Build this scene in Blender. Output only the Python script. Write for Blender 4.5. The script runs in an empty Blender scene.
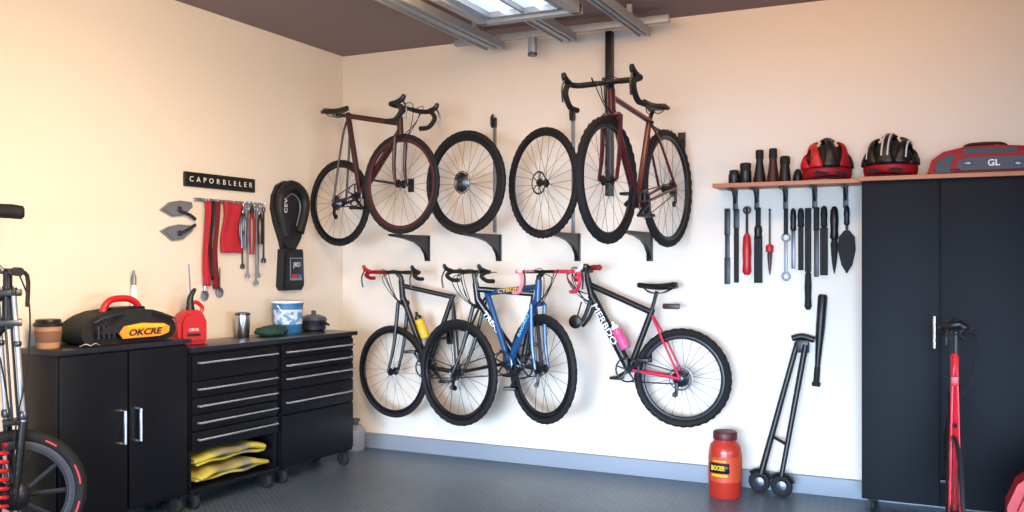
import bpy, bmesh, math, random
from mathutils import Vector as V, Matrix
random.seed(4)
COL=bpy.context.scene.collection
CAM=V((4.243,-5.83,1.42))
UP=V((0,0,1))
# ------------------------------------------------------------ materials
def lin(c):
    c=c/255.0
    return c/12.92 if c<=0.04045 else ((c+0.055)/1.055)**2.4
MATS={}
def mat(name,rgb,rough=0.5,metal=0.0,emit=0,bump=0,bscale=60,var=0.0,coat=0,spec=0.5,rgb2=None,stripe=0):
    if name in MATS: return MATS[name]
    m=bpy.data.materials.new(name); m.use_nodes=True
    nt=m.node_tree; b=nt.nodes['Principled BSDF']
    c=(lin(rgb[0]),lin(rgb[1]),lin(rgb[2]),1)
    b.inputs['Base Color'].default_value=c
    b.inputs['Roughness'].default_value=rough
    b.inputs['Metallic'].default_value=metal
    b.inputs['Specular IOR Level'].default_value=spec
    b.inputs['Coat Weight'].default_value=coat
    if emit:
        b.inputs['Emission Color'].default_value=c; b.inputs['Emission Strength'].default_value=emit
    tc=nt.nodes.new('ShaderNodeTexCoord')
    nz=nt.nodes.new('ShaderNodeTexNoise'); nz.inputs['Scale'].default_value=bscale; nz.inputs['Detail'].default_value=4
    nt.links.new(tc.outputs['Object'],nz.inputs['Vector'])
    src=nz.outputs['Fac']
    if stripe:
        wv=nt.nodes.new('ShaderNodeTexWave'); wv.inputs['Scale'].default_value=stripe; wv.inputs['Distortion'].default_value=5; wv.bands_direction='DIAGONAL'
        wv.inputs['Detail Scale'].default_value=1.5
        nt.links.new(tc.outputs['Object'],wv.inputs['Vector']); src=wv.outputs['Fac']
    if var or rgb2:
        mx=nt.nodes.new('ShaderNodeMix'); mx.data_type='RGBA'
        mx.inputs[6].default_value=tuple(x*(1-var) for x in c[:3])+(1,)
        mx.inputs[7].default_value=tuple(min(1,x*(1+var)) for x in c[:3])+(1,)
        if rgb2:
            mx.inputs[6].default_value=c; mx.inputs[7].default_value=(lin(rgb2[0]),lin(rgb2[1]),lin(rgb2[2]),1)
            mr=nt.nodes.new('ShaderNodeMapRange'); mr.inputs[1].default_value=0.47 if not stripe else 0.45; mr.inputs[2].default_value=0.56 if not stripe else 0.95
            nt.links.new(src,mr.inputs[0]); nt.links.new(mr.outputs[0],mx.inputs[0])
        else: nt.links.new(src,mx.inputs[0])
        nt.links.new(mx.outputs[2],b.inputs['Base Color'])
    if bump:
        bp=nt.nodes.new('ShaderNodeBump'); bp.inputs['Strength'].default_value=bump; bp.inputs['Distance'].default_value=0.002
        nt.links.new(nz.outputs['Fac'],bp.inputs['Height']); nt.links.new(bp.outputs['Normal'],b.inputs['Normal'])
    MATS[name]=m; return m
BLACK=mat('black_rubber',(14,15,19),0.75,bump=0.2)
TYRE=mat('tyre_rubber',(16,16,20),0.8,bump=0.3,bscale=200)
BPLAST=mat('black_plastic',(14,15,20),0.42,bump=0.05)
RIMB=mat('black_rim',(32,34,41),0.35,0.5)
SPOKE=mat('spoke_steel',(92,90,96),0.35,0.8)
STEEL=mat('steel',(190,194,204),0.28,1.0)
RAILM=mat('galvanised_rail',(150,158,170),0.45,0.4,bump=0.05)
DSTEEL=mat('dark_steel',(88,92,102),0.35,0.9)
CHROME=mat('brushed_chrome',(225,228,236),0.25,0.9)
WINE=mat('wine_red_paint',(86,22,32),0.3,0.1,coat=0.3)
DWINE=mat('dark_wine_paint',(56,19,27),0.4,0.0)
RED=mat('red_paint',(214,30,46),0.4,coat=0.1)
REDP=mat('red_plastic',(186,24,34),0.4)
DREDP=mat('deep_red_plastic',(146,14,28),0.5,spec=0.3)
REDC=mat('red_cloth',(178,34,48),0.9,bump=0.5,bscale=40,var=0.2)
DREDC=mat('dark_red_cloth',(110,24,40),0.9,bump=0.5)
BLUE=mat('blue_paint',(18,76,128),0.35,0.1,coat=0.3)
NAVY=mat('navy_paint',(15,20,33),0.35,0.1,coat=0.3)
WHITE=mat('white_plastic',(232,232,236),0.45)
PINK=mat('pink_paint',(208,48,82),0.35,coat=0.2)
HPINK=mat('hot_pink_plastic',(228,80,136),0.4)
LPINK=mat('pale_pink_tape',(236,140,156),0.6)
GREYF=mat('grey_shoe',(126,132,142),0.4,0.4)
YEL=mat('yellow_plastic',(236,184,40),0.4)
ORNG=mat('orange_panel',(240,146,44),0.5)
CABB=mat('cabinet_black',(9,11,18),0.42,0.0,bump=0.04,bscale=150,spec=0.3)
TALL=mat('tall_cabinet_black',(14,18,26),0.6,0.0,bump=0.05,bscale=150,spec=0.22)
TOPM=mat('worktop_dark',(34,36,46),0.3,0.2)

# ------------------------------------------------------------ mesh builder
class MB:
    def __init__(s): s.bm=bmesh.new()
    def tube(s,pts,r,n=8,closed=False,caps=True):
        pts=[V(p) for p in pts]; N=len(pts)
        rs=r if isinstance(r,(list,tuple)) else [r]*N
        ring=[]
        def tan(i):
            if closed: return (pts[(i+1)%N]-pts[i-1]).normalized()
            a=pts[max(0,i-1)]; b=pts[min(N-1,i+1)]
            return (b-a).normalized()
        t=tan(0); a=UP if abs(t.z)<0.9 else V((1,0,0))
        u=t.cross(a).normalized()
        for i in range(N):
            t=tan(i); u=(u-t*u.dot(t)).normalized(); w=t.cross(u)
            ring.append([s.bm.verts.new(pts[i]+(u*math.cos(2*math.pi*k/n)+w*math.sin(2*math.pi*k/n))*rs[i]) for k in range(n)])
        M=N if closed else N-1
        for i in range(M):
            A=ring[i];B=ring[(i+1)%N]
            for k in range(n):
                s.bm.faces.new((A[k],A[(k+1)%n],B[(k+1)%n],B[k]))
        if caps and not closed:
            s.bm.faces.new(ring[0][::-1]); s.bm.faces.new(ring[-1])
        return s
    def ring(s,c,u,w,R,r,N=56,n=8,mod=None,flat=1.0):
        ax=u.cross(w).normalized(); rg=[]
        for i in range(N):
            a=2*math.pi*i/N; d=u*math.cos(a)+w*math.sin(a)
            row=[]
            for k in range(n):
                b=2*math.pi*k/n
                rr=r*(1+(mod if (mod and (i+(k%2))%2==0 and math.cos(b)>0.1) else 0))
                row.append(s.bm.verts.new(c+d*(R+rr*math.cos(b))+ax*(rr*math.sin(b)*flat)))
            rg.append(row)
        for i in range(N):
            A=rg[i];B=rg[(i+1)%N]
            for k in range(n): s.bm.faces.new((A[k],B[k],B[(k+1)%n],A[(k+1)%n]))
        return s
    def lathe(s,o,ax,prof,n=24):
        ax=V(ax).normalized(); a=V((1,0,0)) if abs(ax.x)<0.8 else V((0,1,0))
        u=ax.cross(a).normalized(); w=ax.cross(u); rg=[]
        for (r,h) in prof:
            rg.append([s.bm.verts.new(V(o)+ax*h+(u*math.cos(2*math.pi*k/n)+w*math.sin(2*math.pi*k/n))*max(r,1e-4)) for k in range(n)])
        for i in range(len(rg)-1):
            A=rg[i];B=rg[i+1]
            for k in range(n): s.bm.faces.new((A[k],A[(k+1)%n],B[(k+1)%n],B[k]))
        s.bm.faces.new(rg[0][::-1]); s.bm.faces.new(rg[-1])
        return s
    def box(s,c,size,X=V((1,0,0)),Y=V((0,1,0)),bev=0.0,Z=None):
        X=V(X);Y=V(Y);Z=Z or X.cross(Y)
        b=bmesh.new(); bmesh.ops.create_cube(b,size=1)
        for v in b.verts: v.co=V((v.co.x*size[0],v.co.y*size[1],v.co.z*size[2]))
        if bev: bmesh.ops.bevel(b,geom=b.edges[:],offset=bev,segments=2,affect='EDGES',profile=0.6)
        mp={}
        for v in b.verts: mp[v]=s.bm.verts.new(V(c)+X*v.co.x+Y*v.co.y+Z*v.co.z)
        for f in b.faces: s.bm.faces.new([mp[v] for v in f.verts])
        b.free(); return s
    def prism(s,pts,o,U,W,N,d,bev=0.0):
        b=bmesh.new()
        A=[b.verts.new((p[0],p[1],0)) for p in pts]; B=[b.verts.new((p[0],p[1],d)) for p in pts]
        n=len(pts); b.faces.new(A[::-1]); f2=b.faces.new(B)
        for i in range(n): b.faces.new((A[i],A[(i+1)%n],B[(i+1)%n],B[i]))
        if bev:
            bmesh.ops.bevel(b,geom=[e for e in f2.edges],offset=bev,segments=4,affect='EDGES')
        mp={}
        for v in b.verts: mp[v]=s.bm.verts.new(V(o)+U*v.co.x+W*v.co.y+N*v.co.z)
        for f in b.faces: s.bm.faces.new([mp[v] for v in f.verts])
        b.free(); return s
    def loft(s,rings):
        rg=[[s.bm.verts.new(p) for p in r] for r in rings]; n=len(rg[0])
        for i in range(len(rg)-1):
            for k in range(n): s.bm.faces.new((rg[i][k],rg[i][(k+1)%n],rg[i+1][(k+1)%n],rg[i+1][k]))
        s.bm.faces.new(rg[0][::-1]); s.bm.faces.new(rg[-1]); return s
    def grid(s,f,nu,nv):
        g=[[s.bm.verts.new(f(i/nu,j/nv)) for j in range(nv+1)] for i in range(nu+1)]
        for i in range(nu):
            for j in range(nv): s.bm.faces.new((g[i][j],g[i+1][j],g[i+1][j+1],g[i][j+1]))
        return s
class Thing:
    def __init__(s,name,base,label,cat,group=None,mb=None,m=None,kind=None,ang=40):
        s.base=V(base)
        if mb is None:
            s.o=bpy.data.objects.new(name,None); s.o.empty_display_size=0.1
        else:
            s.o=bpy.data.objects.new(name,s.mesh(name,mb,m,ang))
        s.o.location=s.base; COL.objects.link(s.o)
        if kind: s.o['kind']=kind
        else:
            s.o['label']=label; s.o['category']=cat
            if group: s.o['group']=group
    def mesh(s,name,mb,m,ang=40):
        bmesh.ops.recalc_face_normals(mb.bm,faces=mb.bm.faces[:])
        for v in mb.bm.verts: v.co-=s.base
        me=bpy.data.meshes.new(name); mb.bm.to_mesh(me); mb.bm.free()
        me.materials.append(m)
        for p in me.polygons: p.use_smooth=True
        me.set_sharp_from_angle(angle=math.radians(ang))
        return me
    def part(s,name,mb,m,parent=None,label=None,ang=40,solid=0):
        o=bpy.data.objects.new(name,s.mesh(name,mb,m,ang)); COL.objects.link(o)
        o.parent=parent or s.o
        if label: o['label']=label
        if solid:
            q=o.modifiers.new('s','SOLIDIFY'); q.thickness=solid; q.offset=0
        return o
    def text(s,name,body,o,U,W,size,m,parent=None,width=None,off=0.002,bold=0.0,space=1.0,shear=0.0):
        cu=bpy.data.curves.new(name,'FONT'); cu.body=body; cu.size=size; cu.align_x='CENTER'; cu.align_y='CENTER'; cu.extrude=0.0006; cu.offset=bold; cu.resolution_u=3; cu.space_character=space; cu.shear=shear
        t=bpy.data.objects.new(name,cu); COL.objects.link(t)
        bpy.context.view_layer.update()
        dg=bpy.context.evaluated_depsgraph_get(); me=bpy.data.meshes.new_from_object(t.evaluated_get(dg))
        bpy.data.objects.remove(t)
        U=V(U);W=V(W);N=U.cross(W)
        xs=[v.co.x for v in me.vertices]; k=1; x0=(max(xs)+min(xs))/2
        if width and xs: k=width/(max(xs)-min(xs))
        for v in me.vertices: v.co=V(o)+U*(v.co.x-x0)*k+W*v.co.y+N*(off+v.co.z)-s.base
        me.materials.clear(); me.materials.append(m)
        ob=bpy.data.objects.new(name,me); COL.objects.link(ob); ob.parent=parent or s.o
        return ob
def arc(c,u,w,R,a0,a1,n=10):
    return [V(c)+V(u)*R*math.cos(a0+(a1-a0)*i/n)+V(w)*R*math.sin(a0+(a1-a0)*i/n) for i in range(n+1)]
def smooth(pts,k=6):
    pts=[V(p) for p in pts]; out=[]
    for i in range(len(pts)-1):
        p0=pts[max(0,i-1)];p1=pts[i];p2=pts[i+1];p3=pts[min(len(pts)-1,i+2)]
        for j in range(k):
            t=j/k
            out.append(0.5*((2*p1)+(p2-p0)*t+(2*p0-5*p1+4*p2-p3)*t*t+(3*p1-p0-3*p2+p3)*t**3))
    out.append(pts[-1]); return out

# ------------------------------------------------------------ room
def struct(name,c,size,m):
    return Thing(name,c,'','',mb=MB().box(c,size),m=m,kind='structure')
wallm=mat('painted_wall',(229,219,208),0.85,bump=0.25,bscale=120,var=0.03)
ceilm=mat('ceiling_paint',(132,116,120),0.9,bump=0.1)
basem=mat('baseboard_grey',(132,140,152),0.55,bump=0.1)
def floor_mat():
    m=bpy.data.materials.new('garage_floor_tile'); m.use_nodes=True; nt=m.node_tree; b=nt.nodes['Principled BSDF']
    tc=nt.nodes.new('ShaderNodeTexCoord')
    mp=nt.nodes.new('ShaderNodeMapping'); mp.inputs['Rotation'].default_value=(0,0,math.radians(40))
    ch=nt.nodes.new('ShaderNodeTexBrick'); ch.inputs['Scale'].default_value=9; ch.inputs['Mortar Size'].default_value=0.035; ch.inputs['Mortar Smooth'].default_value=0.5
    ch.inputs['Color1'].default_value=(lin(84),lin(96),lin(110),1); ch.inputs['Color2'].default_value=(lin(92),lin(105),lin(119),1); ch.inputs['Mortar'].default_value=(lin(64),lin(74),lin(87),1)
    nz=nt.nodes.new('ShaderNodeTexNoise'); nz.inputs['Scale'].default_value=1.3
    mr=nt.nodes.new('ShaderNodeMapRange'); mr.inputs[3].default_value=0.3; mr.inputs[4].default_value=0.46
    bp=nt.nodes.new('ShaderNodeBump'); bp.inputs['Strength'].default_value=0.4; bp.inputs['Distance'].default_value=0.004
    L=nt.links.new
    L(tc.outputs['Object'],mp.inputs['Vector']); L(mp.outputs['Vector'],ch.inputs['Vector']); L(tc.outputs['Object'],nz.inputs['Vector'])
    L(ch.outputs['Color'],b.inputs['Base Color']); L(nz.outputs['Fac'],mr.inputs[0]); L(mr.outputs[0],b.inputs['Roughness'])
    L(ch.outputs['Fac'],bp.inputs['Height']); bp.invert=True; L(bp.outputs['Normal'],b.inputs['Normal'])
    return m
struct('floor',(3.2,-4,-0.05),(6.8,8.4,0.1),floor_mat())
struct('ceiling',(3.2,-4,3.05),(6.8,8.4,0.1),ceilm)
struct('wall_back',(3.2,0.05,1.5),(6.8,0.1,3.0),wallm)
struct('wall_left',(-0.05,-4.05,1.5),(0.1,8.1,3.0),wallm)
struct('wall_right',(6.55,-4.05,1.5),(0.1,8.1,3.0),wallm)
bb=MB(); bb.box((3.25,-0.02,0.055),(6.5,0.04,0.11),bev=0.006)
Thing('baseboard_back',(3.25,-0.02,0.0),'','',mb=bb,m=basem,kind='structure')
bb=MB(); bb.box((0.012,-4.04,0.055),(0.024,8.0,0.11),bev=0.005)
Thing('baseboard_left',(0.012,-4,0.0),'','',mb=bb,m=basem,kind='structure')

# ------------------------------------------------------------ wheel
def wheel(T,c,u,r,tr=0.018,knob=None,rimw=0.016,rimm=RIMB,spm=SPOKE,ns=24,cog=False,disc=False,root=False,side=None,spr=0.0012,label=None,hw=1.0,cogR=0.05,NT=72):
    c=V(c);u=V(u).normalized();w=UP.copy();ax=u.cross(w).normalized()
    if side is not None and ax.dot(side)<0: ax=-ax
    R=r-tr
    rm=MB().ring(c,u,w,R-tr-rimw*0.35,rimw,N=56,n=8,flat=0.75)
    P=T.part('wheel',rm,rimm,label=label) if not root else T.part('rim',rm,rimm)
    par=P if not root else T.o
    T.part('tire',MB().ring(c,u,w,R,tr,N=NT,n=10,mod=knob),TYRE,par)
    sp=MB(); Ri=R-tr-rimw
    for i in range(ns):
        a=2*math.pi*i/ns; sg=1 if i%2 else -1; off=0.42*(1 if (i//2)%2 else -1)
        d=u*math.cos(a)+w*math.sin(a); h=u*math.cos(a+off)+w*math.sin(a+off)
        sp.tube([c+h*0.024+ax*sg*0.028*hw,c+d*Ri],spr,4)
    T.part('spokes',sp,spm,par)
    T.part('hub',MB().lathe(c-ax*0.05*hw,ax,[(a_,b_*hw) for a_,b_ in [(0.008,0),(0.008,0.018),(0.028,0.02),(0.028,0.026),(0.017,0.032),(0.017,0.068),(0.028,0.074),(0.028,0.08),(0.008,0.082),(0.008,0.1)]],16),BPLAST,par)
    if cog:
        m=MB()
        for k in range(5):
            m.ring(c+ax*(0.03*hw+0.004*k*hw),u,w,cogR-cogR*0.14*k,0.003*hw,N=28,n=4,mod=0.6)
        m.lathe(c+ax*0.028*hw,ax,[(cogR*0.85,0),(cogR*0.3,0.022*hw)],20)
        T.part('cassette',m,DSTEEL,par)
    if disc:
        m=MB().ring(c+ax*0.034,u,w,0.07,0.006,N=32,n=6,flat=0.2)
        for k in range(5):
            a=k*1.2566; m.tube([c+ax*0.034,c+ax*0.034+(u*math.cos(a)+w*math.sin(a))*0.07],0.004,4)
        T.part('brake_disc',m,DSTEEL,par)
    return P
def saddle(T,pos,d,n,m=BPLAST,L=0.26,Wd=0.14,tilt=0.0,par=None,thick=1.0):
    rings=[]
    prof=[(-0.5,0.55,0.7),(-0.42,0.95,1.0),(-0.3,1.0,1.0),(-0.12,0.7,0.85),(0.08,0.38,0.75),(0.3,0.27,0.7),(0.46,0.22,0.6),(0.5,0.1,0.3)]
    for (s,wd,h) in prof:
        c=V(pos)+d*(s*L)+UP*(s*L*tilt+0.012*(abs(s)*2)**2)
        rings.append([c+n*(math.cos(a)*Wd*0.5*wd)+UP*(math.sin(a)*0.022*h*thick-(0.012 if abs(math.cos(a))>0.8 else 0)) for a in [2*math.pi*k/12 for k in range(12)]])
    o=T.part('saddle',MB().loft(rings),m,par,ang=70)
    mm=MB()
    for sg in (-1,1):
        mm.tube(smooth([V(pos)+d*L*0.35-UP*0.01,V(pos)+d*L*0.15+n*sg*0.02-UP*0.04,V(pos)-d*L*0.15+n*sg*0.022-UP*0.04,V(pos)-d*L*0.38+n*sg*0.03-UP*0.012],4),0.0035,5)
    T.part('saddle_rail',mm,DSTEEL,o)
    return o
def dropbar(T,c,f,n,W=0.2,m=BLACK,tape2=None,reach=0.08,drop=0.13,hood=BPLAST,tpr=0.016,hood2=None):
    c=V(c); mb=MB().tube([c-n*W*0.5,c+n*W*0.5],tpr*0.88,8)
    bar=T.part('handlebar',mb,RIMB)
    for sg in (-1,1):
        a=c+n*sg*W*0.35; e=c+n*sg*W
        pts=smooth([a,e-n*sg*0.03,e+f*0.03,e+f*reach-UP*0.005,e+f*(reach+0.03)-UP*drop*0.45,e+f*reach*0.75-UP*drop*0.95,e-f*0.02-UP*drop],5)
        T.part('bar_tape',MB().tube(pts,tpr,8),(tape2 if (tape2 and sg>0) else m),bar)
        h=MB().tube(smooth([e+f*(reach-0.02),e+f*(reach+0.035)+UP*0.02,e+f*(reach+0.055)+UP*0.05],4),[q*tpr/0.016 for q in [0.017,0.018,0.018,0.018,0.018,0.017,0.016,0.014,0.010]],8)
        T.part('brake_hood',h,(hood2 if (hood2 and sg>0) else hood),bar)
        T.part('brake_lever',MB().tube(smooth([e+f*(reach+0.045)+UP*0.01,e+f*(reach+0.07)-UP*0.04,e+f*(reach+0.06)-UP*0.11],4),0.006,6),DSTEEL,bar)
    return bar
def flatbar(T,c,f,n,W=0.3,rise=0.02,grip=BLACK,m=RIMB,back=0.03,lever=True,grip2=None):
    c=V(c)
    pts=smooth([c-n*W-f*back+UP*rise,c-n*W*0.4-f*0.0+UP*rise,c-n*0.05,c+n*0.05,c+n*W*0.4+UP*rise,c+n*W-f*back+UP*rise],5)
    bar=T.part('handlebar',MB().tube(pts,0.012,8),m)
    for sg in (-1,1):
        e=c+n*sg*W-f*back+UP*rise; i=c+n*sg*(W*0.58)-f*back*0.4+UP*rise
        T.part('grip',MB().tube([i,i.lerp(e,0.05),i.lerp(e,0.9),e+n*sg*0.008],[0.014,0.018,0.018,0.02],10),(grip2 if (grip2 and sg>0) else grip),bar)
        if lever:
            T.part('brake_lever',MB().tube(smooth([i-n*sg*0.02,i+f*0.05-UP*0.015,i.lerp(e,0.6)+f*0.055-UP*0.03],4),0.006,6),DSTEEL,bar)
            T.part('shifter',MB().box(i-n*sg*0.015-UP*0.02+f*0.012,(0.035,0.03,0.028),n,f,0.006),BPLAST,bar)
    return bar
def bottle(T,c,ax,m,capm=BPLAST,h=0.17,r=0.033,par=None):
    ax=V(ax).normalized(); b=T.part('water_bottle',MB().lathe(V(c)-ax*h/2,ax,[(r*0.9,0),(r,0.008),(r,h*0.5),(r*0.85,h*0.56),(r,h*0.64),(r,h*0.76),(r*0.6,h*0.84)],16),m,par)
    T.part('cap',MB().lathe(V(c)+ax*h*0.33,ax,[(r*0.8,0),(r*0.8,0.02),(r*0.35,0.03),(r*0.3,0.05),(r*0.15,0.055)],14),capm,b)
def bike(name,label,rear,front,rr,fr,p,fm,fork=None,top=None,stay=None,ryaw=None,fyaw=None,bar='drop',barW=0.2,baryaw=0,tr=0.018,knob=None,nofront=False,rimm=RIMB,fromm=None,tape=BLACK,tape2=None,tr_=0.017,ca=0.6,sadm=BPLAST,grip=BLACK,grip2=None,group='bicycles hung on the wall',cog=True,decals=(),bott=None,nosaddle=False,sp=SPOKE,disc=False,hood=BPLAST,rimw=0.016,sadW=0.14,sadL=0.26,drop=0.13,reach=0.08,hw=1.0,tpr=0.016,head=0.022,hood2=None,extra=0):
    rear=V(rear);front=V(front)
    d=V((front.x-rear.x,front.y-rear.y,0)); L=d.length; d.normalize()
    n=V((d.y,-d.x,0))
    if n.dot(CAM-rear)<0: n=-n
    P=lambda s,z,l=0: V((rear.x,rear.y,0))+d*s+n*l+UP*z
    base=P(L/2,min(rear.z-rr,front.z-fr))
    T=Thing(name,base,label,'bicycle',group)
    def yawdir(y,dflt):
        if y is None: return dflt
        a=math.radians(y); return V((math.cos(a),-math.sin(a),0))
    ru=yawdir(ryaw,d); fu=yawdir(fyaw,d)
    wheel(T,rear,ru,rr,tr,knob,rimm=rimm,cog=cog,side=n,spm=sp,disc=disc,rimw=rimw,hw=hw)
    st=P(*p['st']);bbp=P(*p['bb']);ht=P(*p['ht']);hb=P(*p['hb'])
    sax=(ht-hb).normalized()
    fb=MB()
    tpt=ht-sax*0.03
    fb.tube([hb-sax*0.01,ht+sax*0.01],head,10)
    fb.tube([hb+sax*0.015,bbp],[tr_*1.15,tr_*1.25],10)
    fb.tube([st+(st-bbp).normalized()*0.02,bbp],min(tr_,0.02),10)
    fb.lathe(bbp-n*0.04*hw,n,[(0.024,0),(0.024,0.08*hw)],14)
    fo=T.part('frame',fb,fm)
    T.part('top_tube',MB().tube([tpt,st],min(tr_,0.021)*0.95,10),top or fm,fo)
    for sg in (-1,1):
        ss=MB(); q=0.5+0.5*hw
        ss.tube(smooth([st-UP*0.01,st.lerp(rear,0.25)+n*sg*0.03*hw,rear+n*sg*0.055*hw],4),0.008*q,6)
        ss.tube(smooth([bbp+n*sg*0.02*hw,bbp.lerp(rear,0.3)+n*sg*0.038*hw,rear+n*sg*0.055*hw],4),0.0095*q,6)
        T.part('rear_stay',ss,stay or fm,fo)
    fk=fork or fm
    fm_=MB()
    crown=hb-sax*0.03
    fn=V((fu.y,-fu.x,0)); 
    if fn.dot(n)<0: fn=-fn
    if nofront: tip=P(*p['tip'])
    else: tip=front
    fm_.tube([hb,crown],0.018,8)
    fm_.tube([crown-fn*0.05*hw,crown+fn*0.05*hw],0.015,8)
    for sg in (-1,1):
        k=0.052*hw; q=0.45+0.55*hw
        fm_.tube(smooth([crown+fn*sg*k,crown.lerp(tip,0.6)+fn*sg*k-d*0.015,tip+fn*sg*k],5),[e*q for e in [0.014]*4+[0.013]*3+[0.011]*3+[0.009]],8)
    T.part('fork',fm_,fk)
    if not nofront: wheel(T,front,fu,fr,tr,knob,rimm=fromm or rimm,side=n,spm=sp,disc=disc,rimw=rimw,hw=hw)
    if not nosaddle:
        sd=P(*p['sad']); T.part('seatpost',MB().tube([st,sd-UP*0.03],0.0125,8),BPLAST)
        saddle(T,sd,d,n,sadm,L=sadL,Wd=sadW)
    bc=P(*p['bar']); a=math.radians(baryaw); f2=(d*math.cos(a)+n*math.sin(a)); n2=V((f2.y,-f2.x,0))
    T.part('stem',MB().tube([ht,ht+sax*0.03,bc],[0.019,0.018,0.015],8),BPLAST)
    if bar=='drop': dropbar(T,bc,f2,n2,barW,tape,tape2,hood=hood,drop=drop,reach=reach,tpr=tpr,hood2=hood2)
    else: flatbar(T,bc,f2,n2,barW,grip=grip,grip2=grip2)
    T.part('cable',MB().tube(smooth([bc+n2*0.09,bc+f2*0.09+UP*0.01+n2*0.05,hb+f2*0.07,hb+n*0.02-UP*0.02],6),0.0028,5),BLACK)
    T.part('cable',MB().tube(smooth([bc-n2*0.09,bc+f2*0.11-n2*0.04,hb+f2*0.05-UP*0.03,crown+fn*0.05*hw],6),0.0028,5),BLACK)
    for k in range(extra):
        T.part('cable',MB().tube(smooth([bc+n2*(0.14-0.2*k),bc+f2*(0.1+0.03*k)-UP*0.03,hb+f2*(0.09+0.02*k)+UP*0.03,hb+(bbp-hb)*0.15+n*0.025],6),0.003,5),BLACK)
    cr=0.075; cc=bbp+n*0.05*hw
    ck=MB().ring(cc,d,UP,cr,0.005*hw,N=40,n=4,mod=0.5)
    for k in range(5):
        aa=k*1.2566+0.3; ck.tube([cc,cc+(d*math.cos(aa)+UP*math.sin(aa))*cr],0.006*hw,5)
    co=T.part('crankset',ck,DSTEEL)
    for sg in (-1,1):
        v=(d*math.cos(ca)+UP*math.sin(ca))*sg; o=bbp+n*(0.068*sg*hw)
        T.part('crank_arm',MB().tube([o,o+v*0.15],[0.014*hw,0.009*hw],8),BPLAST,co)
        e=o+v*0.15
        T.part('pedal',MB().box(e+n*sg*0.05*hw,(0.08,0.075*hw,0.018),d,n,0.004),BPLAST,co)
    ch=MB(); v=(rear-cc); v=(v-n*v.dot(n)).normalized(); q=UP-v*UP.dot(v); q.normalize(); rc=rear+n*0.045*hw
    pts=[cc+q*cr,rc+q*0.035]+arc(rc,q,v,0.035,0.3,math.pi-0.3,5)+[rc-q*0.035,cc-q*cr]+arc(cc,-q,-v,cr,0.3,math.pi-0.3,8)
    ch.tube(pts,0.004,4,closed=True); T.part('chain',ch,DSTEEL)
    T.part('derailleur',MB().box(rear+n*0.06*hw-UP*0.06+d*0.02,(0.02,0.014,0.07),d,n,0.003).lathe(rear+n*0.05*hw-UP*0.1+d*0.03,n,[(0.018,0),(0.018,0.01)],12),BPLAST)
    if bott: bottle(T,P(*bott[0]),(hb-bbp),bott[1],bott[2],par=fo)
    for decal in decals:
        A,B=(hb,bbp) if decal[2]=='down' else (tpt,st)
        mid=A.lerp(B,decal[5])
        U=(B-A).normalized()
        rt=n.cross(UP)*-1
        if U.dot(rt)<0: U=-U
        W=n.cross(U)
        T.text('decal',decal[0],mid+n*((tr_ if decal[2]=='down' else min(tr_,0.021))*1.22),U,W,decal[3],decal[1],fo,width=decal[4],bold=0.0006)
    return T,P,d,n
bike('bicycle','dark wine-red drop-bar road bicycle hanging near the room corner',
 (0.335,-0.50,1.828),(0.974,-0.70,1.925),0.305,0.33,dict(sad=(-0.03,2.485),st=(0.10,2.435),bb=(0.24,1.87),ht=(0.66,2.355),hb=(0.665,2.26),bar=(0.72,2.42)),
 DWINE,fork=DWINE,ryaw=12,fyaw=10,barW=0.19,baryaw=-14,tr=0.0165,rimm=RIMB,fromm=mat('dark_wine_rim',(64,20,30),0.5),ca=-0.7,tr_=0.02,drop=0.11,reach=0.07,extra=1,knob=0.15)
bike('bicycle','wine-red gravel bicycle facing outward beside black wall post',
 (2.69,-0.39,1.86),(2.59,-1.19,1.85),0.355,0.338,dict(sad=(0.22,2.33),st=(0.27,2.235),bb=(0.44,1.74),ht=(0.765,2.335),hb=(0.76,2.235),bar=(0.80,2.375)),
 WINE,fork=WINE,barW=0.2,tr=0.0195,knob=0.3,ca=-0.5,extra=1)
bike('bicycle','black flat-bar bicycle with yellow water bottle and red grip',
 (1.089,-0.13,0.624),(0.62,-0.25,0.62),0.355,0.332,dict(sad=(-0.0,1.30),st=(0.04,1.16),bb=(0.22,0.66),ht=(0.42,1.27),hb=(0.41,1.15),bar=(0.46,1.335)),
 BPLAST,fork=BPLAST,fyaw=10,ryaw=16,bar='drop',barW=0.25,baryaw=62,drop=0.045,reach=0.035,tpr=0.014,tr=0.017,ca=0.9,bott=((0.26,0.95,0.035),YEL,BPLAST),hood2=REDP,tape2=DREDP,nosaddle=True,tr_=0.018,extra=2)
bike('bicycle','navy drop-bar bicycle with white lettering and black fork',
 (1.811,-0.29,0.703),(1.27,-0.46,0.67),0.345,0.355,dict(sad=(0.0,1.26),st=(0.05,1.20),bb=(0.13,0.72),ht=(0.445,1.26),hb=(0.43,1.145),bar=(0.46,1.345)),
 NAVY,fork=BPLAST,top=NAVY,stay=NAVY,fyaw=16,ryaw=30,bar='drop',barW=0.2,baryaw=46,drop=0.06,reach=0.05,tpr=0.014,tr=0.0185,knob=0.2,ca=-1.1,nosaddle=True,decals=(('TREKER',WHITE,'down',0.042,0.21,0.36),),tr_=0.022,extra=3)
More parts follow.
